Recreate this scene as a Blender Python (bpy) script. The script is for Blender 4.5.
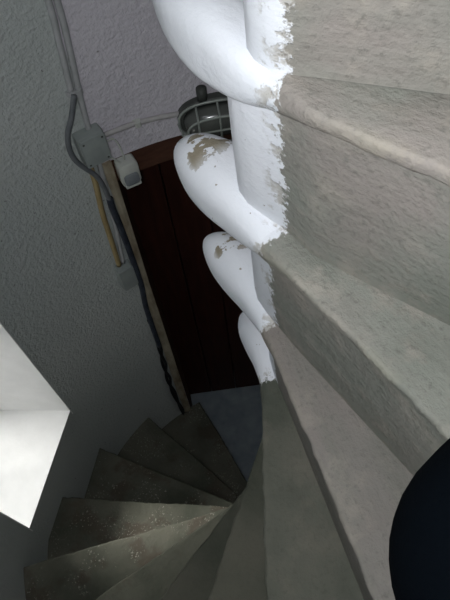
import bpy, bmesh, math, random
from mathutils import Vector, Matrix

# ------------------------------------------------------------------ camera, light, exposure
scene = bpy.context.scene
for o in list(bpy.data.objects):
    bpy.data.objects.remove(o, do_unlink=True)
COL = scene.collection
RNG = random.Random(7)

CAM_H = 2.699
FPX, NADX, NADY = 595.5, 276.7, 668.7           # focal length in pixels; pixel of the straight-down direction
n = Vector((NADX - 225, -(NADY - 300), -FPX)).normalized()
up = -n
fw = Vector((0, 0, -1))
yy = (fw - up * fw.dot(up)).normalized()
xx = yy.cross(up)
cam_data = bpy.data.cameras.new('camera')
cam_data.sensor_fit = 'VERTICAL'
cam_data.sensor_height = 36.0
cam_data.lens = FPX / 600.0 * 36.0
cam_data.clip_start = 0.02
cam = bpy.data.objects.new('camera', cam_data)
COL.objects.link(cam)
cam.matrix_world = Matrix(((xx.x, xx.y, xx.z, 0), (yy.x, yy.y, yy.z, 0), (up.x, up.y, up.z, CAM_H), (0, 0, 0, 1)))
scene.camera = cam

w = bpy.data.worlds.new('sky')
scene.world = w
w.use_nodes = True
w.node_tree.nodes['Background'].inputs[0].default_value = (0.62, 0.74, 0.95, 1)
w.node_tree.nodes['Background'].inputs[1].default_value = 0.5

vs = scene.view_settings
vs.view_transform = 'Standard'
vs.look = 'None'
vs.gamma = 1.0
vs.use_curve_mapping = False
vs.exposure = 0.3


def light(name, kind, loc, energy, color, size=None, size_y=None, target=None):
    d = bpy.data.lights.new(name, kind)
    d.energy = energy
    d.color = color
    if kind == 'AREA':
        d.shape = 'RECTANGLE'
        d.size = size
        d.size_y = size_y or size
    elif size is not None:
        d.shadow_soft_size = size
    o = bpy.data.objects.new(name, d)
    COL.objects.link(o)
    o.location = loc
    if target is not None:
        o.rotation_euler = (Vector(target) - Vector(loc)).to_track_quat('-Z', 'Y').to_euler()
    return o


# the photographer's flash, just above the lens
light('camera_flash', 'AREA', (-0.045, 0.0, 2.705), 3.0, (0.94, 0.97, 1.0), 0.05, 0.03, (0.12, 0.42, 2.0))
# daylight entering by the small window; the upper lamp is added fill light
light('window_daylight', 'AREA', (-2.0, 1.1, 2.5), 190.0, (1.0, 0.99, 0.95), 1.3, 1.0, (-0.4, 0.35, 0.85))
light('upper_fill_light', 'AREA', (-0.42, -0.52, 3.65), 3.6, (0.88, 0.93, 1.0), 0.34, 0.7, (0.1, 0.4, 2.4))

# ------------------------------------------------------------------ helpers
AX = Vector((0.074, 0.373, 0.0))      # axis of the spiral
RW = 0.715                            # inner radius of the round stairwell
RISE = 0.2
AZ0, DAZ = -23.32, 18.602             # azimuth of step 1 (from +Y, clockwise), turn per step
TAN = math.tan(math.radians(DAZ))


FLAT0, FLAT1 = -86.6, -57.5           # the wall runs straight across the small window


def cyl(az, z, r=RW):
    a = math.radians(az)
    if r > 0.6 and FLAT0 < az < FLAT1:
        r = r * math.cos(math.radians((FLAT1 - FLAT0) / 2)) / math.cos(math.radians(az - (FLAT0 + FLAT1) / 2))
    return Vector((AX.x + r * math.sin(a), AX.y + r * math.cos(a), z))


def new_obj(name, verts, faces, mat, parent=None, smooth=True, bevel=None):
    me = bpy.data.meshes.new(name)
    me.from_pydata([tuple(v) for v in verts], [], faces)
    bm = bmesh.new()
    bm.from_mesh(me)
    bmesh.ops.recalc_face_normals(bm, faces=bm.faces)
    bm.to_mesh(me)
    bm.free()
    me.materials.append(mat)
    if smooth:
        me.polygons.foreach_set('use_smooth', [True] * len(me.polygons))
    o = bpy.data.objects.new(name, me)
    COL.objects.link(o)
    if parent is not None:
        o.parent = parent
    if bevel:
        m = o.modifiers.new('bevel', 'BEVEL')
        m.width = bevel
        m.segments = 3
        m.limit_method = 'ANGLE'
    return o


def autosmooth(o, ang=35):
    me = o.data
    try:
        me.set_sharp_from_angle(angle=math.radians(ang))
    except Exception:
        pass


def empty(name, loc=(0, 0, 0), rot=(0, 0, 0), parent=None):
    o = bpy.data.objects.new(name, None)
    COL.objects.link(o)
    o.empty_display_size = 0.05
    o.location = loc
    o.rotation_euler = rot
    if parent is not None:
        o.parent = parent
    return o


def tag(o, label, cat, group=None):
    o['label'] = label
    o['category'] = cat
    if group:
        o['group'] = group
    return o


def structure(o, label=None):
    o['kind'] = 'structure'
    if label:
        o['label'] = label
    return o


def loft(sections, cap=True):
    """sections: list of equal-length closed loops of points"""
    v, f = [], []
    m = len(sections[0])
    for s in sections:
        v += s
    for i in range(len(sections) - 1):
        for j in range(m):
            k = (j + 1) % m
            f.append((i * m + j, i * m + k, (i + 1) * m + k, (i + 1) * m + j))
    if cap:
        f.append(tuple(range(m)))
        f.append(tuple((len(sections) - 1) * m + j for j in range(m)))
    return v, f


def catmull(pts, sub=6):
    pts = [Vector(p) for p in pts]
    out = []
    for i in range(len(pts) - 1):
        p0 = pts[max(i - 1, 0)]
        p1, p2 = pts[i], pts[i + 1]
        p3 = pts[min(i + 2, len(pts) - 1)]
        for s in range(sub):
            t = s / sub
            out.append(0.5 * ((2 * p1) + (p2 - p0) * t + (2 * p0 - 5 * p1 + 4 * p2 - p3) * t * t + (3 * p1 - p0 - 3 * p2 + p3) * t ** 3))
    out.append(pts[-1])
    return out


def tube_data(path, r, seg=10, closed=False):
    path = [Vector(p) for p in path]
    secs = []
    ref = None
    N = len(path)
    for i, p in enumerate(path):
        if closed:
            d = path[(i + 1) % N] - path[(i - 1) % N]
        else:
            d = path[min(i + 1, N - 1)] - path[max(i - 1, 0)]
        d.normalize()
        if ref is None:
            ref = Vector((0, 0, 1)) if abs(d.z) < 0.9 else Vector((0, 1, 0))
        u = (ref - d * ref.dot(d)).normalized()
        ref = u
        v = d.cross(u)
        rr = r(i / max(1, N - 1)) if callable(r) else r
        secs.append([p + u * math.cos(2 * math.pi * k / seg) * rr + v * math.sin(2 * math.pi * k / seg) * rr for k in range(seg)])
    if closed:
        secs.append(secs[0])
    return loft(secs, cap=not closed)


def tube(name, path, r, mat, parent=None, seg=10, closed=False):
    v, f = tube_data(path, r, seg, closed)
    return new_obj(name, v, f, mat, parent)


def box_data(x0, x1, y0, y1, z0, z1):
    v = [Vector(p) for p in ((x0, y0, z0), (x1, y0, z0), (x1, y1, z0), (x0, y1, z0), (x0, y0, z1), (x1, y0, z1), (x1, y1, z1), (x0, y1, z1))]
    f = [(0, 3, 2, 1), (4, 5, 6, 7), (0, 1, 5, 4), (1, 2, 6, 5), (2, 3, 7, 6), (3, 0, 4, 7)]
    return v, f


def box(name, x0, x1, y0, y1, z0, z1, mat, parent=None, bevel=None):
    v, f = box_data(x0, x1, y0, y1, z0, z1)
    return new_obj(name, v, f, mat, parent, smooth=False, bevel=bevel)


def wall_frame(az, z, r=RW):
    """matrix at a wall point: X along the wall (towards larger azimuth), Y into the room, Z up"""
    a = math.radians(az)
    t = Vector((math.cos(a), -math.sin(a), 0))
    i = Vector((-math.sin(a), -math.cos(a), 0))
    p = cyl(az, z, r)
    return Matrix(((-t.x, i.x, 0, p.x), (-t.y, i.y, 0, p.y), (0, 0, 1, p.z), (0, 0, 0, 1))) @ Matrix.Diagonal((1, 1, 1, 1))


# ------------------------------------------------------------------ materials
class NT:
    def __init__(s, name):
        s.m = bpy.data.materials.new(name)
        s.m.use_nodes = True
        s.t = s.m.node_tree
        s.b = s.t.nodes['Principled BSDF']

    def node(s, ty, **kw):
        x = s.t.nodes.new(ty)
        for k, v in kw.items():
            setattr(x, k, v)
        return x

    def link(s, a, b):
        s.t.links.new(a, b)

    def val(s, inp, v):
        if hasattr(v, 'is_output'):
            s.link(v, inp)
        else:
            inp.default_value = v

    def math(s, op, a, b=0.0, c=None, clamp=False):
        x = s.node('ShaderNodeMath', operation=op, use_clamp=clamp)
        s.val(x.inputs[0], a)
        s.val(x.inputs[1], b)
        if c is not None:
            s.val(x.inputs[2], c)
        return x.outputs[0]

    def noise(s, vec, scale, detail=4.0, rough=0.55):
        x = s.node('ShaderNodeTexNoise')
        if vec is not None:
            s.link(vec, x.inputs['Vector'])
        x.inputs['Scale'].default_value = scale
        x.inputs['Detail'].default_value = detail
        x.inputs['Roughness'].default_value = rough
        return x.outputs['Fac']

    def ramp(s, fac, stops):
        x = s.node('ShaderNodeValToRGB')
        e = x.color_ramp.elements
        while len(e) < len(stops):
            e.new(0.5)
        for i, (p, c) in enumerate(stops):
            e[i].position = p
            e[i].color = (c, c, c, 1) if isinstance(c, (int, float)) else (*c, 1)
        s.link(fac, x.inputs[0])
        return x.outputs[0]

    def mix(s, fac, a, b):
        x = s.node('ShaderNodeMix', data_type='RGBA')
        s.val(x.inputs[0], fac)
        for i, q in ((6, a), (7, b)):
            s.val(x.inputs[i], (*q, 1) if isinstance(q, tuple) else q)
        return x.outputs[2]

    def smooth(s, v, lo, hi):
        x = s.node('ShaderNodeMapRange', interpolation_type='SMOOTHSTEP')
        s.val(x.inputs[0], v)
        x.inputs[1].default_value = lo
        x.inputs[2].default_value = hi
        return x.outputs[0]

    def mapping(s, vec, scale=(1, 1, 1), loc=(0, 0, 0)):
        x = s.node('ShaderNodeMapping')
        s.link(vec, x.inputs[0])
        x.inputs['Scale'].default_value = scale
        x.inputs['Location'].default_value = loc
        return x.outputs[0]

    def bump(s, h, strength, dist, prev=None):
        x = s.node('ShaderNodeBump')
        s.link(h, x.inputs['Height'])
        s.val(x.inputs['Strength'], strength)
        x.inputs['Distance'].default_value = dist
        if prev is not None:
            s.link(prev, x.inputs['Normal'])
        return x.outputs[0]

    def done(s, color, rough=0.8, normal=None, metallic=0.0, spec=0.3):
        s.val(s.b.inputs['Base Color'], (*color, 1) if isinstance(color, tuple) else color)
        s.val(s.b.inputs['Roughness'], rough)
        s.b.inputs['Metallic'].default_value = metallic
        s.b.inputs['Specular IOR Level'].default_value = spec
        if normal is not None:
            s.link(normal, s.b.inputs['Normal'])
        return s.m


def step_material():
    s = NT('painted_stone')
    tc = s.node('ShaderNodeTexCoord').outputs['Object']
    oi = s.node('ShaderNodeObjectInfo').outputs['Object Index']
    sep = s.node('ShaderNodeSeparateXYZ')
    s.link(tc, sep.inputs[0])
    X, Y, Z = sep.outputs
    off = s.node('ShaderNodeCombineXYZ')
    s.link(s.math('MULTIPLY', oi, 1.37), off.inputs[0])
    s.link(s.math('MULTIPLY', oi, 2.11), off.inputs[2])
    add = s.node('ShaderNodeVectorMath', operation='ADD')
    s.link(tc, add.inputs[0])
    s.link(off.outputs[0], add.inputs[1])
    co = add.outputs[0]
    big = s.noise(co, 5.0, 5)
    mid = s.noise(co, 22.0, 6, 0.65)
    fine = s.noise(co, 130.0, 4, 0.6)
    streak = s.noise(s.mapping(co, (4, 34, 34)), 1.0, 5, 0.6)
    stone = s.ramp(big, [(0.32, (0.165, 0.178, 0.150)), (0.5, (0.235, 0.238, 0.208)), (0.66, (0.265, 0.238, 0.216))])
    blot = s.noise(co, 11.0, 6, 0.7)
    stone = s.mix(s.math('MULTIPLY', s.smooth(blot, 0.50, 0.66), 0.5), stone, (0.165, 0.155, 0.135))
    rosy = s.math('COMPARE', oi, 10.0, 0.5)
    stone = s.mix(s.math('MULTIPLY', rosy, 0.55), stone, (0.275, 0.235, 0.225))
    stone = s.mix(s.math('MULTIPLY', s.smooth(streak, 0.42, 0.70), 0.60), stone, (0.21, 0.205, 0.18))
    stone = s.mix(s.math('MULTIPLY', s.smooth(mid, 0.48, 0.72), 0.55), stone, (0.40, 0.36, 0.31))
    stone = s.mix(s.math('MULTIPLY', s.smooth(fine, 0.54, 0.72), 0.5), stone, (0.13, 0.125, 0.11))
    # worn yellowish nosing
    yw = s.math('ADD', Y, s.math('MULTIPLY', s.math('SUBTRACT', mid, 0.5), 0.05))
    wear = s.math('MULTIPLY', s.math('SUBTRACT', 1.0, s.smooth(yw, -0.036, -0.014)), s.smooth(Z, -0.035, -0.012))
    wear = s.math('MULTIPLY', s.math('MULTIPLY', wear, s.smooth(blot, 0.40, 0.56)), s.smooth(oi, 8.5, 10.5))
    stone = s.mix(s.math('MULTIPLY', wear, 0.38), stone, (0.44, 0.385, 0.28))
    # plaster flecks, brown soil and a darker green-grey tone on the lower steps
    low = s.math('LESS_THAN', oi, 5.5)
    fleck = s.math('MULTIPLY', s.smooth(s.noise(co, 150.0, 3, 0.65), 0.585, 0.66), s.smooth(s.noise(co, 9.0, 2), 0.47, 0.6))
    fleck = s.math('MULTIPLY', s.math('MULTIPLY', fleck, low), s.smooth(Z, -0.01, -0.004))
    stone = s.mix(s.math('MULTIPLY', s.math('SUBTRACT', 1.0, s.smooth(oi, 8.2, 10.8)), 0.85), stone, s.mix(s.smooth(big, 0.3, 0.7), (0.05, 0.056, 0.038), (0.128, 0.126, 0.094)))  # stone tone gets darker and greener towards the lower steps
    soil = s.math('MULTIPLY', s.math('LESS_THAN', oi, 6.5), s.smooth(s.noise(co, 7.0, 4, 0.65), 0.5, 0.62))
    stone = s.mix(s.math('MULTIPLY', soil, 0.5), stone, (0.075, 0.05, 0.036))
    stone = s.mix(s.math('MULTIPLY', fleck, 0.8), stone, (0.42, 0.40, 0.34))
    # white limewash on the inner ends of the upper steps
    edge = s.math('ADD', X, s.math('ADD', s.math('MULTIPLY', s.math('SUBTRACT', s.noise(co, 26.0, 3), 0.5), 0.018),
                                   s.math('MULTIPLY', s.math('SUBTRACT', s.noise(co, 160.0, 3), 0.5), 0.03)))
    edge = s.math('ADD', edge, s.math('MULTIPLY', s.math('SUBTRACT', 12.0, oi), 0.004))
    paint = s.math('MULTIPLY', s.math('SUBTRACT', 1.0, s.smooth(edge, -0.012, -0.007)), s.math('GREATER_THAN', oi, 8.5))
    chipn = s.noise(s.mapping(co, (30, 20, 20)), 1.0, 5, 0.62)
    tipm = s.math('MULTIPLY', s.math('SUBTRACT', 1.0, s.smooth(X, -0.150, -0.115)), s.smooth(Z, 0.004, 0.014))
    chip = s.smooth(s.math('ADD', chipn, s.math('MULTIPLY', tipm, 0.155)), 0.645, 0.66)
    chip = s.math('MULTIPLY', chip, tipm)
    small = s.math('MULTIPLY', s.smooth(s.noise(co, 70.0, 2), 0.735, 0.75), 0.8)
    scuff = s.math('MULTIPLY', s.smooth(s.noise(co, 45.0, 4, 0.7), 0.50, 0.58), s.smooth(edge, -0.036, -0.014))
    cover = s.math('MULTIPLY', paint, s.math('SUBTRACT', 1.0, s.math('MAXIMUM', s.math('MAXIMUM', chip, small), s.math('MULTIPLY', scuff, 0.6))))
    white = s.mix(s.smooth(big, 0.35, 0.7), (0.80, 0.81, 0.85), (0.72, 0.74, 0.78))
    stone_p = s.mix(s.math('MULTIPLY', paint, 0.85), stone, (0.31, 0.265, 0.19))
    col = s.mix(cover, stone_p, white)
    h = s.math('ADD', s.math('MULTIPLY', mid, 0.6), s.math('MULTIPLY', fine, 0.25))
    h = s.math('ADD', h, s.math('MULTIPLY', streak, 0.4))
    nrm = s.bump(h, s.math('SUBTRACT', 0.75, s.math('MULTIPLY', cover, 0.4)), 0.009)
    nrm = s.bump(cover, 0.6, 0.0015, nrm)
    return s.done(col, 0.85, nrm, spec=0.25)


def plaster_material(name, ca, cb):
    s = NT(name)
    tc = s.node('ShaderNodeTexCoord').outputs['Object']
    big = s.noise(tc, 2.2, 4)
    lump = s.noise(tc, 75.0, 3, 0.5)
    grain = s.noise(tc, 150.0, 3)
    col = s.ramp(big, [(0.3, ca), (0.7, cb)])
    pit = s.smooth(s.noise(tc, 60.0, 2), 0.72, 0.76)
    col = s.mix(s.math('MULTIPLY', pit, 0.7), col, (0.16, 0.14, 0.14))
    h = s.math('ADD', lump, s.math('MULTIPLY', grain, 0.3))
    return s.done(col, 0.9, s.bump(h, 0.8, 0.006), spec=0.2)


def simple(name, c1, c2, scale=12.0, rough=0.6, bump=0.0, metallic=0.0, stretch=(1, 1, 1), spec=0.3):
    s = NT(name)
    tc = s.node('ShaderNodeTexCoord').outputs['Object']
    co = s.mapping(tc, stretch)
    nz = s.noise(co, scale, 5, 0.6)
    col = s.ramp(nz, [(0.3, c1), (0.7, c2)])
    return s.done(col, rough, s.bump(nz, bump, 0.004) if bump else None, metallic, spec)


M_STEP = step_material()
M_PLASTER = plaster_material('grey_green_plaster', (0.47, 0.505, 0.49), (0.55, 0.57, 0.555))
M_PLASTER_LILAC = plaster_material('lilac_grey_plaster', (0.66, 0.625, 0.675), (0.74, 0.705, 0.75))
M_REVEAL = simple('white_reveal', (0.80, 0.80, 0.79), (0.86, 0.86, 0.85), 18, 0.85, 0.35)
M_FLOOR = simple('grey_blue_floor', (0.20, 0.24, 0.27), (0.32, 0.36, 0.39), 14, 0.85, 0.4)
M_DOOR = simple('red_brown_wood', (0.020, 0.0045, 0.0025), (0.046, 0.011, 0.006), 6, 0.6, 0.4, stretch=(9, 9, 1.0))
M_FRAMEWOOD = simple('old_brown_wood', (0.055, 0.022, 0.013), (0.115, 0.05, 0.03), 7, 0.7, 0.5, stretch=(1.5, 8, 8))
M_JAMB = simple('worn_cream_paint', (0.22, 0.17, 0.11), (0.56, 0.50, 0.38), 26, 0.8, 0.4, stretch=(1, 1, 0.4))
M_PIPE = simple('grey_painted_pipe', (0.38, 0.39, 0.39), (0.50, 0.50, 0.51), 30, 0.6, 0.15)
M_BOX = simple('grey_green_plastic', (0.27, 0.30, 0.29), (0.34, 0.37, 0.355), 25, 0.5, 0.1)
M_OCHRE = simple('ochre_pipe', (0.30, 0.22, 0.10), (0.42, 0.33, 0.17), 30, 0.6, 0.1)
M_DARK = simple('dark_cable', (0.018, 0.022, 0.035), (0.05, 0.06, 0.08), 40, 0.5)
M_LOOP = simple('grey_cable', (0.11, 0.12, 0.13), (0.18, 0.19, 0.20), 30, 0.5)
M_BLACK = simple('black_cable', (0.008, 0.008, 0.010), (0.02, 0.02, 0.022), 40, 0.5)
M_WIRE = simple('pinkish_wire', (0.42, 0.40, 0.40), (0.52, 0.50, 0.49), 40, 0.6)
M_IVORY = simple('ivory_plastic', (0.52, 0.54, 0.50), (0.60, 0.61, 0.56), 20, 0.45)
M_LENS = simple('grey_lens', (0.20, 0.22, 0.24), (0.28, 0.30, 0.31), 20, 0.35)
M_CAGE = simple('lamp_cage_metal', (0.30, 0.33, 0.30), (0.40, 0.43, 0.40), 40, 0.45, metallic=0.3)
M_LAMPBODY = simple('lamp_body', (0.05, 0.055, 0.05), (0.09, 0.095, 0.085), 20, 0.5)
M_LAMPGLASS = simple('dusty_lamp_glass', (0.075, 0.08, 0.075), (0.14, 0.145, 0.13), 9, 0.18, spec=0.6)
M_TROUSER = simple('navy_cloth', (0.0006, 0.0012, 0.0022), (0.0012, 0.0021, 0.0032), 300, 1.0, 0.3, spec=0.02)
M_SHOE = simple('black_leather', (0.008, 0.008, 0.009), (0.014, 0.014, 0.015), 60, 0.5, 0.2)
M_WINFRAME = simple('white_window_wood', (0.62, 0.62, 0.6), (0.7, 0.7, 0.68), 20, 0.6)


def pane_material():
    s = NT('window_glass')
    tr = s.node('ShaderNodeBsdfTransparent')
    gl = s.node('ShaderNodeBsdfGlossy')
    gl.inputs['Roughness'].default_value = 0.03
    fr = s.node('ShaderNodeFresnel')
    fr.inputs[0].default_value = 1.45
    mx = s.node('ShaderNodeMixShader')
    s.link(fr.outputs[0], mx.inputs[0])
    s.link(tr.outputs[0], mx.inputs[1])
    s.link(gl.outputs[0], mx.inputs[2])
    s.link(mx.outputs[0], s.t.nodes['Material Output'].inputs[0])
    return s.m


M_GLASS = pane_material()

# ------------------------------------------------------------------ round wall with door and windows
H_TOP = 4.9
WIN = (-86.6, -57.5, 0.968, 1.72)        # small window: azimuth range, sill and head heights
WIN_FILL = (-162.0, -135.0, 3.2, 4.05)       # unseen upper window, added as an opening for the fill light
DOOR = (-24.3, 22.0, -0.02, 1.725)


def wall_segment(name, a0, a1, hole=None, mat=M_PLASTER):
    az = [a0]
    step = 2.5
    marks = [a0, a1] + ([hole[0], hole[1]] if hole else [])
    marks = sorted(set(marks))
    az = []
    for p, q in zip(marks[:-1], marks[1:]):
        k = max(1, int(round((q - p) / step)))
        az += [p + (q - p) * i / k for i in range(k)]
    az.append(marks[-1])
    zs = [-0.02, H_TOP]
    if hole:
        zs += [hole[2], hole[3]]
    zs = sorted(set([z for z in zs if z >= -0.02]))
    v, f = [], []
    TH = 0.03
    for r in (RW, RW + TH):
        for a in az:
            for z in zs:
                v.append(cyl(a, z, r))
    nz = len(zs)
    half = len(az) * nz

    def solid(i, j):
        if i < 0 or j < 0 or i >= len(az) - 1 or j >= nz - 1:
            return False
        if hole:
            am, zm = (az[i] + az[i + 1]) / 2, (zs[j] + zs[j + 1]) / 2
            if hole[0] < am < hole[1] and hole[2] < zm < hole[3]:
                return False
        return True
    for i in range(len(az) - 1):
        for j in range(nz - 1):
            if not solid(i, j):
                continue
            A, B, C, D = i * nz + j, (i + 1) * nz + j, (i + 1) * nz + j + 1, i * nz + j + 1
            f.append((A, B, C, D))
            f.append((A + half, D + half, C + half, B + half))
            for (p, q, ni, nj) in ((A, B, i, j - 1), (B, C, i + 1, j), (C, D, i, j + 1), (D, A, i - 1, j)):
                if not solid(ni, nj):
                    f.append((p, p + half, q + half, q))
    o = new_obj(name, v, f, mat)
    autosmooth(o)
    return structure(o)


wall_segment('wall_left', -125.0, -25.3, WIN)
wall_segment('wall_front', -25.3, 40.0, DOOR, M_PLASTER_LILAC)
wall_segment('wall_right', 40.0, 140.0)
wall_segment('wall_back', -220.0, -125.0, WIN_FILL)


def disc(name, z0, z1, r, mat, extra=None):
    secs = [[cyl(a, z, r) for a in range(0, 360, 6)] for z in (z0, z1)]
    v, f = loft(secs)
    return new_obj(name, v, f, mat, smooth=False)


# floor: the round well plus the door recess
fl = [cyl(a, 0, RW + 0.03) for a in range(24, 336, 4)]
fv = [Vector((p.x, p.y, 0)) for p in fl] + [Vector((-0.40, 1.30, 0)), Vector((0.46, 1.30, 0))]
v, f = loft([[Vector((p.x, p.y, -0.06)) for p in fv], fv])
structure(new_obj('floor', v, f, M_FLOOR, smooth=False))
structure(disc('ceiling', H_TOP, H_TOP + 0.05, RW + 0.03, M_PLASTER))


# small window: thick white reveal opening outwards along -X
def window(name, hole, du, dv, depth, sill_rise, label):
    root = structure(empty(name, cyl((hole[0] + hole[1]) / 2, hole[2], RW)), label)
    inv = Matrix.Translation(-root.location)
    du, dv = Vector((*du, 0)).normalized(), Vector((*dv, 0)).normalized()
    K = 10
    arc = [hole[0] + (hole[1] - hole[0]) * i / K for i in range(K + 1)]
    e_ = 0.12
    inner = [cyl(a, 0, RW - 0.0005) for a in [hole[0] + e_] + arc[1:-1] + [hole[1] - e_]]
    L, R = inner[0], inner[-1]
    Lo, Ro_ = L + du * depth, R + dv * depth
    outer = [Lo.lerp(Ro_, i / K) for i in range(K + 1)]

    def P(p, z):
        return inv @ Vector((p.x, p.y, z))
    z0, z1 = hole[2] + 0.002, hole[3] - 0.002
    # sill, slightly rising outwards
    T = 0.03
    v, f = [], []
    for i in range(K + 1):
        v += [P(inner[i], z0), P(outer[i], z0 + sill_rise), P(outer[i], z0 + sill_rise - T), P(inner[i].lerp(outer[i], 0.06), z0 - T)]
    secs = [v[4 * i:4 * i + 4] for i in range(K + 1)]
    vv, ff = loft(secs)
    new_obj('window_sill', vv, ff, M_REVEAL, root, smooth=False)
    secs = [[P(inner[i], z1), P(outer[i], z1), P(outer[i], z1 + T), P(inner[i], z1 + T)] for i in range(K + 1)]
    vv, ff = loft(secs)
    new_obj('window_head', vv, ff, M_REVEAL, root, smooth=False)
    for (a, b, sgn) in ((L, Lo, -1), (R, Ro_, 1)):
        along = (R - L).normalized() * sgn * T
        secs = [[P(a, z), P(b, z), P(b + along, z), P(a + along, z)] for z in (z0 - T, z1 + T)]
        vv, ff = loft(secs)
        new_obj('reveal_side', vv, ff, M_REVEAL, root, smooth=False)
    # frame and panes at the outer end
    ctr = (Lo + Ro_) / 2
    wdir = (Ro_ - Lo).normalized()
    ndir = Vector((wdir.y, -wdir.x, 0))
    wd = (Ro_ - Lo).length
    zb, zt = z0 + sill_rise, z1
    bars = [(0, wd, zb, zb + 0.04), (0, wd, zt - 0.04, zt), (0, 0.035, zb, zt), (wd - 0.035, wd, zb, zt), (wd / 2 - 0.012, wd / 2 + 0.012, zb, zt)]
    V, F = [], []
    for (s0, s1, q0, q1) in bars:
        b0 = len(V)
        for t_ in (-0.015, 0.015):
            for (s, q) in ((s0, q0), (s1, q0), (s1, q1), (s0, q1)):
                p = Lo + wdir * s + ndir * t_
                V.append(inv @ Vector((p.x, p.y, q)))
        F += [tuple(b0 + k for k in q) for q in ((0, 3, 2, 1), (4, 5, 6, 7), (0, 1, 5, 4), (1, 2, 6, 5), (2, 3, 7, 6), (3, 0, 4, 7))]
    new_obj('window_frame', V, F, M_WINFRAME, root, smooth=False)
    for (s0, s1) in ((0.035, wd / 2 - 0.012), (wd / 2 + 0.012, wd - 0.035)):
        secs = []
        for t_ in (-0.002, 0.002):
            ring = []
            for (s, q) in ((s0, zb + 0.04), (s1, zb + 0.04), (s1, zt - 0.04), (s0, zt - 0.04)):
                p = Lo + wdir * s + ndir * t_
                ring.append(inv @ Vector((p.x, p.y, q)))
            secs.append(ring)
        vv, ff = loft(secs)
        new_obj('pane', vv, ff, M_GLASS, root, smooth=False)
    return root


window('window_1', WIN, (-1, -0.10), (-1, 0.16), 0.36, 0.0, 'bright white splayed window reveal low in the left wall')
window('added_window', WIN_FILL, (-0.62, -0.85), (-0.42, -0.95), 0.25, 0.0, 'unseen upper window added for the fill light')

# door: plank leaf in a recess behind the round wall
DY = 1.17
door = structure(empty('door_1', (0.0, DY, 0.0)), 'dark red-brown plank door at the foot of the stairs')
jx = cyl(DOOR[0], 0, RW).x
jx2 = cyl(DOOR[1], 0, RW).x
x = jx - 0.03
widths = [0.125, 0.118, 0.13, 0.121, 0.127, 0.12]
for wdt in widths:
    if x > jx2 + 0.03:
        break
    b = box('plank', x + 0.0015, x + wdt - 0.0015, 0.0, 0.035, 0.012, 1.80, M_DOOR, door, bevel=0.004)
    x += wdt
box('rail', jx - 0.02, jx2 + 0.02, 0.035, 0.06, 0.25, 0.37, M_DOOR, door, bevel=0.003)
# plaster / wood lining of the recess
yj = cyl(DOOR[0], 0, RW).y - DY
yj2 = cyl(DOOR[1], 0, RW).y - DY
secs = [[Vector((jx - 0.03, yj + 0.022, z)), Vector((jx, yj + 0.004, z)), Vector((jx - 0.02, 0.10, z)), Vector((jx - 0.06, 0.10, z))] for z in (0.0, 1.80)]
vv, ff = loft(secs)
new_obj('frame_post', vv, ff, M_FRAMEWOOD, door, smooth=False)
secs = [[Vector((jx2, yj2 + 0.004, z)), Vector((jx2 + 0.03, yj2 + 0.022, z)), Vector((jx2 + 0.06, 0.10, z)), Vector((jx2 + 0.02, 0.10, z))] for z in (0.0, 1.80)]
vv, ff = loft(secs)
new_obj('frame_post', vv, ff, M_FRAMEWOOD, door, smooth=False)
# curved wooden head under the lintel
K = 16
secs = []
for i in range(K + 1):
    a = DOOR[0] + (DOOR[1] - DOOR[0]) * i / K
    p = cyl(a, 0, RW + 0.004)
    px, py = p.x, p.y - DY
    secs.append([Vector((px, py, 1.735)), Vector((px, py, 1.655)), Vector((px, 0.0, 1.655)), Vector((px, 0.0, 1.735))])
vv, ff = loft(secs)
o = new_obj('frame_head', vv, ff, M_FRAMEWOOD, door)
autosmooth(o)
box('recess_back', jx - 0.08, jx2 + 0.08, 0.10, 0.13, 0.0, 1.85, M_DOOR, door)
box('recess_top', jx - 0.08, jx2 + 0.08, -0.05, 0.10, 1.80, 1.83, M_FRAMEWOOD, door)

# ------------------------------------------------------------------ the spiral staircase
stairs = empty('spiral_staircase', AX)
tag(stairs, 'winding stone staircase with white-painted rounded inner ends circling down to the door', 'staircase')

TIPY = {9: -0.062, 10: -0.058, 11: -0.012, 12: 0.066, 13: 0.066}
FRONT = {10: 0.010, 11: 0.010, 12: 0.0115, 13: 0.02}     # hand-cut steps: nosing set back a little


def ring(y0, y1, z0, z1, rt, rb, a, n=5):
    """rounded rectangle loop in (y,z) at radial position a; rt / rb top and bottom corner radius"""
    pts = []
    hw = (y1 - y0) / 2
    rt, rb = min(rt, hw * 0.98), min(rb, hw * 0.98)
    h = z1 - z0
    if rt + rb > h * 0.98:
        k = h * 0.98 / (rt + rb)
        rt, rb = rt * k, rb * k
    for (cy, cz, r, s) in ((y1 - rt, z1 - rt, rt, 0), (y0 + rt, z1 - rt, rt, 90), (y0 + rb, z0 + rb, rb, 180), (y1 - rb, z0 + rb, rb, 270)):
        for i in range(n + 1):
            t = math.radians(s + 90 * i / n)
            pts.append(Vector((a, cy + r * math.cos(t), cz + r * math.sin(t))))
    return pts


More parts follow.
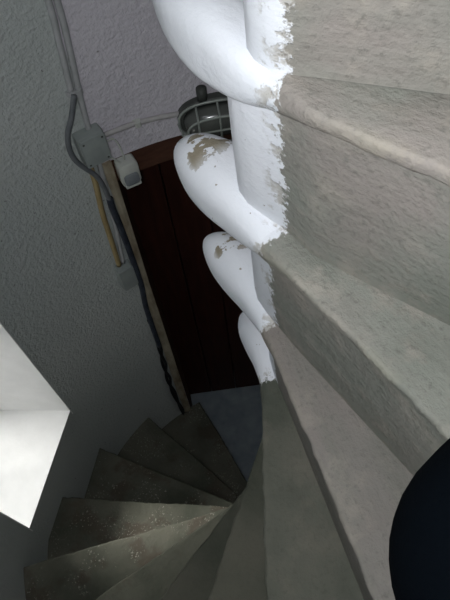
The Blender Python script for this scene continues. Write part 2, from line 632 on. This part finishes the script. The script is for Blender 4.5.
def make_step(k):
    az = AZ0 - DAZ * (k - 1)
    st_rot = (0, 0, math.radians(90 - az))
    rr = random.Random(100 + k)
    SEAM = -0.02
    fo = FRONT.get(k, 0.0)
    fot = {11: 0.013, 12: 0.027}.get(k, fo)       # set-back of the rounded end
    slope = 0.012 if k == 12 else 0.0
    tip = TIPY.get(k, 0.0 if k < 9 else 0.03)
    TL = {9: 0.165, 10: 0.206, 11: 0.211}.get(k, 0.212)                      # reach of the rounded inner end past the axis

    jt = [rr.uniform(-0.0016, 0.0016) for _ in range(80)]

    def jit(a):
        t = max(0, a) / 0.0125
        i = min(int(t), 78)
        return jt[i] * (1 - (t - i)) + jt[i + 1] * (t - i)

    def front(a):
        return -0.036 + fo - slope * max(0.0, min(a, 0.2)) + (0.0010 * math.sin(a * 17 + k * 1.7) + jit(a)) * min(1, max(0, a / 0.1))

    def back(a):
        return a * TAN + 0.030

    # tread
    rad = [SEAM, -0.01] + [0.0125 * i for i in range(57)] + [RW + 0.003]

    def body_ring(a):
        # blend from the tongue at the seam to the flat slab
        t = max(0.0, min(1.0, (a - SEAM) / 0.06))
        t = t * t * (3 - 2 * t)
        thick = 0.036 * (1 - t) + 0.020 * t
        rt = 0.016 * (1 - t) + 0.005 * t
        rb = 0.018 * (1 - t) + 0.012 * t
        yb = max(back(a), 0.045 * (1 - t) + back(a) * t)
        yf = front(a) * t + (-0.039 + fot) * (1 - t)
        return ring(yf, yb, -thick, 0.0, rt, rb, a)
    v, f = loft([body_ring(a) for a in rad])
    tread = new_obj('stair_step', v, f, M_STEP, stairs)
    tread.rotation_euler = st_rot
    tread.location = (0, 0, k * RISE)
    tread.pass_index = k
    autosmooth(tread, 50)
    # rounded inner end
    secs = []
    for i in range(19):
        u = i / 18
        a = SEAM - (TL + SEAM) * (1 - (1 - u) ** 1.35)
        q = (SEAM - a) / (TL + SEAM)            # 0 at the seam, 1 at the tip
        yc = tip * q ** 1.4 + 0.0
        base0, base1 = -0.039 + fot + 0.009 * min(1, q * 3), 0.045
        half = (base1 - base0) / 2 + 0.010 * math.sin(math.pi * min(q, 1))
        end = max(0.0, (q - 0.62) / 0.38)
        sc = math.sqrt(max(0.0, 1 - end ** 2.2))
        half *= max(sc, 0.05)
        mid = (base0 + base1) / 2 + yc
        zt = 0.022 * math.sin(math.pi * min(1, q * 0.80)) - 0.035 * (1 - max(sc, 0.05))
        zb = -0.036 - 0.022 * math.sin(math.pi * q) + 0.009 * (1 - max(sc, 0.05))
        rt = 0.016 + 0.030 * q
        secs.append(ring(mid - half, mid + half, zb, zt, rt, 0.018 + 0.012 * q, a))
    v, f = loft(secs)
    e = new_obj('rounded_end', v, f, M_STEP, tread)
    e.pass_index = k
    autosmooth(e, 60)
    # riser block under the tread
    secs = []
    re = 0.041 if k >= 13 else 0.0          # the wall under this step stops a little earlier
    for a in [-0.086 + re, -0.083 + re, -0.075 + re, -0.06 + re, -0.04 + re, -0.018 + re * 0.7, 0.0 + re * 0.5, 0.03, 0.08, 0.15, 0.25, 0.35, 0.45, 0.55, 0.65, RW + 0.004]:
        c = max(0.0, min(1.0, (-0.046 + re - a) / 0.04))
        inset = 0.034 * (1 - math.sqrt(max(0, 1 - c * c)))
        bt = max(0.0, min(1.0, (a - SEAM) / 0.06))
        bt = bt * bt * (3 - 2 * bt)
        fs = (fo - slope * max(0.0, min(a, 0.2))) * bt + (fot - 0.001) * (1 - bt)
        ft = -0.024 + fs + inset
        fb = -0.014 + fs + inset * 0.8
        yb = max(back(a) - 0.004, fb + 0.012)
        wob = 0.003 * math.sin(a * 29 + k)
        secs.append([Vector((a, ft + wob, -0.013)), Vector((a, (ft + fb) / 2 + wob, -0.12)), Vector((a, fb, -RISE + 0.0005)), Vector((a, yb, -RISE + 0.0005)), Vector((a, yb, -0.013))])
    v, f = loft(secs)
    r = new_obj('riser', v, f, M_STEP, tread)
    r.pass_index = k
    autosmooth(r, 40)
    if k >= 9:
        e['label'] = 'white-painted rounded inner end with chipped tip'
    return tread


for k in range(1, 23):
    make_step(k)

# ------------------------------------------------------------------ electrics on the wall by the door
RS = RW - 0.006


def wpath(pts, off=0.012, sub=5):
    return catmull([cyl(a, z, RW - off) for a, z in pts], sub)


def pipe_thing(name, pts, r, mat, label, cat, off=0.010, group=None, sub=5):
    path = wpath(pts, off, sub)
    o = tube(name, path, r, mat)
    tag(o, label, cat, group)
    return o


c1 = pipe_thing('conduit', [(-24.6, 2.9), (-25.0, 2.4), (-25.4, 2.128), (-26.0, 2.034), (-26.7, 1.937)], 0.0065, M_PIPE,
                'left tube of the grey conduit pair running down the wall above the junction box', 'conduit', 0.0068)
c2 = pipe_thing('conduit', [(-23.4, 2.9), (-23.8, 2.4), (-24.2, 2.122), (-24.7, 2.027), (-25.5, 1.929), (-25.8, 1.881), (-26.0, 1.838)], 0.0065, M_PIPE,
                'right tube of the grey conduit pair ending in the top of the large junction box', 'conduit', 0.0068)


def strap(parent, az, z, wdt, mat=M_PIPE):
    m = wall_frame(az, z)
    sec = []
    for zz in (-0.006, 0.006):
        ringp = [(-wdt, 0.0002), (-wdt * 0.8, 0.012), (-wdt * 0.5, 0.0165), (wdt * 0.5, 0.0165), (wdt * 0.8, 0.012), (wdt, 0.0002)]
        sec.append([m @ Vector((p[0], p[1], zz)) for p in ringp])
    v, f = loft(sec)
    return new_obj('pipe_clip', v, f, mat, parent, smooth=False)


strap(c2, -26.1, 1.935, 0.018)

lc = pipe_thing('cable', [(-26.7, 1.940), (-28.3, 1.898), (-30.2, 1.858), (-30.7, 1.814), (-30.0, 1.777), (-28.1, 1.73), (-27.3, 1.693), (-27.0, 1.63)], 0.006, M_LOOP,
                'dark grey cable looping round the left side of the large junction box', 'cable', 0.0210)
lampc = pipe_thing('conduit', [(-23.9, 1.806), (-20.0, 1.804), (-17.5, 1.803), (-13.3, 1.798), (-9.0, 1.792)], 0.006, M_WIRE,
                   'thin horizontal conduit running from the junction box to the caged lamp', 'conduit', 0.0065)
strap(lampc, -17.4, 1.803, 0.009, M_IVORY)
och = pipe_thing('conduit', [(-28.0, 1.765), (-28.2, 1.691), (-29.0, 1.591), (-29.3, 1.493), (-29.7, 1.375)], 0.007, M_OCHRE,
                 'ochre-yellow conduit between the large and the small junction box', 'conduit', 0.0075)
pipe_thing('conduit', [(-26.2, 1.765), (-26.6, 1.66), (-27.6, 1.50), (-28.6, 1.375)], 0.006, M_PIPE,
           'grey conduit just right of the ochre one, above the small junction box', 'conduit', 0.0065)
pipe_thing('cable', [(-26.9, 1.64), (-27.0, 1.60), (-26.7, 1.50), (-26.6, 1.38), (-26.7, 1.25), (-27.4, 1.15), (-27.6, 1.025), (-27.6, 0.881)], 0.0085, M_DARK,
           'thick dark blue-black cable running down beside the door frame', 'cable', 0.0215)
# twisted black cable in the lower half
base = [(-27.5, 1.06), (-27.6, 0.881), (-28.2, 0.687), (-28.4, 0.5), (-27.6, 0.235)]
bp = wpath(base, 0.016, 14)
tw = tag(empty('twisted_cable', cyl(-27.6, 0.235, RW)), 'pair of black cables twisted together down the wall to the lowest step', 'cable')
for ph in (0, math.pi):
    pts = []
    for i, p in enumerate(bp):
        a = i * 0.36 + ph
        inward = (Vector((AX.x, AX.y, p.z)) - p).normalized()
        side = inward.cross(Vector((0, 0, 1)))
        pts.append(p + side * (math.cos(a) * 0.0045 + 0.002 * math.sin(i * 0.23 + ph)) + inward * math.sin(a) * 0.005)
    tube('strand', [p - tw.location for p in pts], 0.0058, M_BLACK, tw, seg=8)
# worn cream strip along the door edge
secs = []
for (a0, a1, z) in ((-25.9, -24.0, 1.728), (-25.7, -24.1, 1.59), (-25.7, -24.2, 1.446), (-26.3, -24.4, 1.22), (-26.4, -24.4, 1.03), (-26.6, -24.4, 0.755), (-26.9, -24.5, 0.44), (-26.6, -24.5, 0.202)):
    secs.append([cyl(a0, z, RW + 0.002), cyl(a0, z, RW - 0.004), cyl((a0 + a1) / 2, z, RW - 0.011), cyl(a1, z, RW - 0.008), cyl(a1, z, RW + 0.002)])
v, f = loft(secs)
o = new_obj('trim_1', v, f, M_JAMB)
autosmooth(o, 30)
structure(o)


def rounded_slab(name, w_, h_, d_, r, mat, parent, y0=0.0, x=0, z=0, taper=0.92, n=5, skew=0.0):
    """wall-mounted rounded box: profile in x,z; extruded along +Y with a softened front"""
    def loop(sc, y):
        pts = []
        hw, hh = w_ / 2 * sc, h_ / 2 * sc
        for (cx, cz, s) in ((hw - r, hh - r, 0), (-hw + r, hh - r, 90), (-hw + r, -hh + r, 180), (hw - r, -hh + r, 270)):
            for i in range(n + 1):
                t = math.radians(s + 90 * i / n)
                px, pz = cx + r * math.cos(t), cz + r * math.sin(t)
                pts.append(Vector((x + px + skew * pz, y, z + pz)))
        return pts
    v, f = loft([loop(1.0, y0), loop(1.0, y0 + d_ * 0.75), loop((1 + taper) / 2 + 0.02, y0 + d_ * 0.95), loop(taper, y0 + d_)])
    o = new_obj(name, v, f, mat, parent)
    autosmooth(o, 40)
    return o


def screw(parent, x, y, z, mat, r=0.003):
    secs = [[Vector((x + rr * math.cos(i * math.pi / 5), yv, z + rr * math.sin(i * math.pi / 5))) for i in range(10)] for rr, yv in ((r, y - 0.002), (r, y + 0.0008), (r * 0.6, y + 0.0016))]
    v, f = loft(secs)
    return new_obj('screw', v, f, mat, parent)


# large junction box
jb = empty('junction_box')
jb.matrix_world = wall_frame(-26.6, 1.802)
tag(jb, 'large grey-green square junction box on the wall beside the top of the door', 'junction box')
rounded_slab('box_body', 0.062, 0.078, 0.030, 0.006, M_BOX, jb, skew=0.0)
rounded_slab('lid', 0.059, 0.075, 0.008, 0.006, M_BOX, jb, y0=0.0295)
for sx in (-1, 1):
    for sz in (-1, 1):
        screw(jb, sx * 0.022, 0.0372, sz * 0.029, M_LAMPBODY, 0.0025)
# small junction box
sb = empty('junction_box')
sb.matrix_world = wall_frame(-29.1, 1.325)
tag(sb, 'small grey junction box at the lower end of the ochre conduit', 'junction box')
rounded_slab('box_body', 0.048, 0.095, 0.024, 0.006, M_BOX, sb)
rounded_slab('lid', 0.045, 0.090, 0.006, 0.006, M_BOX, sb, y0=0.0235)

# ivory device on the door frame
dv = empty('motion_sensor')
dv.matrix_world = wall_frame(-21.6, 1.69)
tag(dv, 'small ivory plastic wall device with grey lens at the upper door corner', 'sensor')
rounded_slab('housing', 0.048, 0.066, 0.032, 0.010, M_IVORY, dv)
rounded_slab('lens', 0.036, 0.030, 0.010, 0.008, M_LENS, dv, y0=0.029, z=-0.012)
rounded_slab('lens_rim', 0.040, 0.006, 0.012, 0.0025, M_IVORY, dv, y0=0.026, z=-0.031)
pipe_thing('wire', [(-25.2, 1.768), (-24.2, 1.752), (-23.4, 1.738), (-22.4, 1.72)], 0.0022, M_IVORY,
           'lower thin pale wire from the junction box to the ivory device', 'wire', 0.016)
pipe_thing('wire', [(-24.2, 1.79), (-22.6, 1.792), (-21.8, 1.768), (-21.5, 1.722)], 0.0022, M_IVORY,
           'upper thin pale wire arching over to the ivory device', 'wire', 0.012)

# caged bulkhead lamp
lp = empty('bulkhead_lamp')
lp.matrix_world = wall_frame(-2.6, 1.775)
tag(lp, 'oval bulkhead lamp with a wire cage above the door', 'lamp')


def oval(rx, rz, y, m=28, p=2.6):
    out = []
    for i in range(m):
        t = 2 * math.pi * i / m
        c, s = math.cos(t), math.sin(t)
        out.append(Vector((rx * math.copysign(abs(c) ** (2 / p), c), y, rz * math.copysign(abs(s) ** (2 / p), s))))
    return out


v, f = loft([oval(0.092, 0.050, 0.0), oval(0.092, 0.050, 0.018), oval(0.086, 0.046, 0.022)])
o = new_obj('base', v, f, M_LAMPBODY, lp)
autosmooth(o, 40)
v, f = loft([oval(0.080, 0.040, 0.021), oval(0.079, 0.039, 0.036), oval(0.070, 0.033, 0.050), oval(0.048, 0.021, 0.058), oval(0.018, 0.008, 0.061)])
o = new_obj('glass_cover', v, f, M_LAMPGLASS, lp)
cage = tube('cage', oval(0.090, 0.048, 0.026), 0.0032, M_CAGE, lp, 8, closed=True)
tube('cage_wire', oval(0.074, 0.036, 0.066), 0.0028, M_CAGE, cage, 8, closed=True)
for x in (-0.048, 0.0, 0.048):
    z_ = 0.048 * (1 - (abs(x) / 0.092) ** 2.6) ** (1 / 2.6)
    tube('cage_wire', catmull([(x, 0.024, z_), (x, 0.058, z_ * 0.86), (x, 0.0665, z_ * 0.66), (x, 0.0665, -z_ * 0.66), (x, 0.058, -z_ * 0.86), (x, 0.024, -z_)], 4), 0.0024, M_CAGE, cage, 8)
tube('cage_wire', catmull([(-0.092, 0.024, 0), (-0.086, 0.055, 0), (-0.072, 0.0665, 0), (0.072, 0.0665, 0), (0.086, 0.055, 0), (0.092, 0.024, 0)], 4), 0.0026, M_CAGE, cage, 8)
v, f = tube_data([(0.03, 0.012, 0.046), (0.03, 0.012, 0.076)], 0.012, 12)
new_obj('cable_gland', v, f, M_LAMPBODY, lp)

# ------------------------------------------------------------------ the photographer's knee
person = empty('person', (0.30, -0.10, 2.0))
tag(person, 'bent knee of a person in dark navy trousers, seated at the edge of the steps', 'person')
PL = Vector((0.30, -0.10, 2.0))
pts = [((0.565, 0.03, 2.50), 0.095), ((0.50, 0.03, 2.51), 0.096), ((0.40, 0.04, 2.50), 0.090), ((0.30, 0.042, 2.46), 0.082), ((0.195, 0.040, 2.41), 0.077), ((0.148, 0.032, 2.355), 0.075),
       ((0.150, 0.020, 2.29), 0.068), ((0.19, -0.025, 2.21), 0.062), ((0.23, -0.075, 2.13), 0.058), ((0.255, -0.105, 2.075), 0.056), ((0.26, -0.11, 2.06), 0.055)]
path = catmull([p for p, r in pts], 9)
rads = []
for i in range(len(path)):
    t = i / (len(path) - 1) * (len(pts) - 1)
    j = min(int(t), len(pts) - 2)
    rads.append(pts[j][1] * (1 - (t - j)) + pts[j + 1][1] * (t - j))
NP = len(path)
v, f = tube_data([p - PL for p in path], lambda u: rads[min(int(round(u * (NP - 1))), NP - 1)] * (1 + 0.018 * math.sin(u * 61)), 40)
new_obj('trouser_leg', v, f, M_TROUSER, person)
# shoe
secs = []
heel, toe = Vector((0.30, -0.155, 0)), Vector((0.17, -0.03, 0))
d = (toe - heel).normalized()
sd = Vector((-d.y, d.x, 0))
for t, hw, ht in ((-0.03, 0.018, 0.04), (0.0, 0.032, 0.075), (0.05, 0.036, 0.09), (0.10, 0.038, 0.075), (0.15, 0.043, 0.055), (0.19, 0.040, 0.045), (0.215, 0.026, 0.034), (0.225, 0.010, 0.02)):
    c = heel + d * t
    secs.append([c + sd * hw * math.cos(a) * (1.0 if math.sin(a) < 0.2 else 0.85) + Vector((0, 0, 2.001 + ht / 2 + ht / 2 * max(-1, min(1, 1.35 * math.sin(a))))) - PL for a in [2 * math.pi * i / 16 for i in range(16)]])
v, f = loft(secs)
new_obj('shoe', v, f, M_SHOE, person)
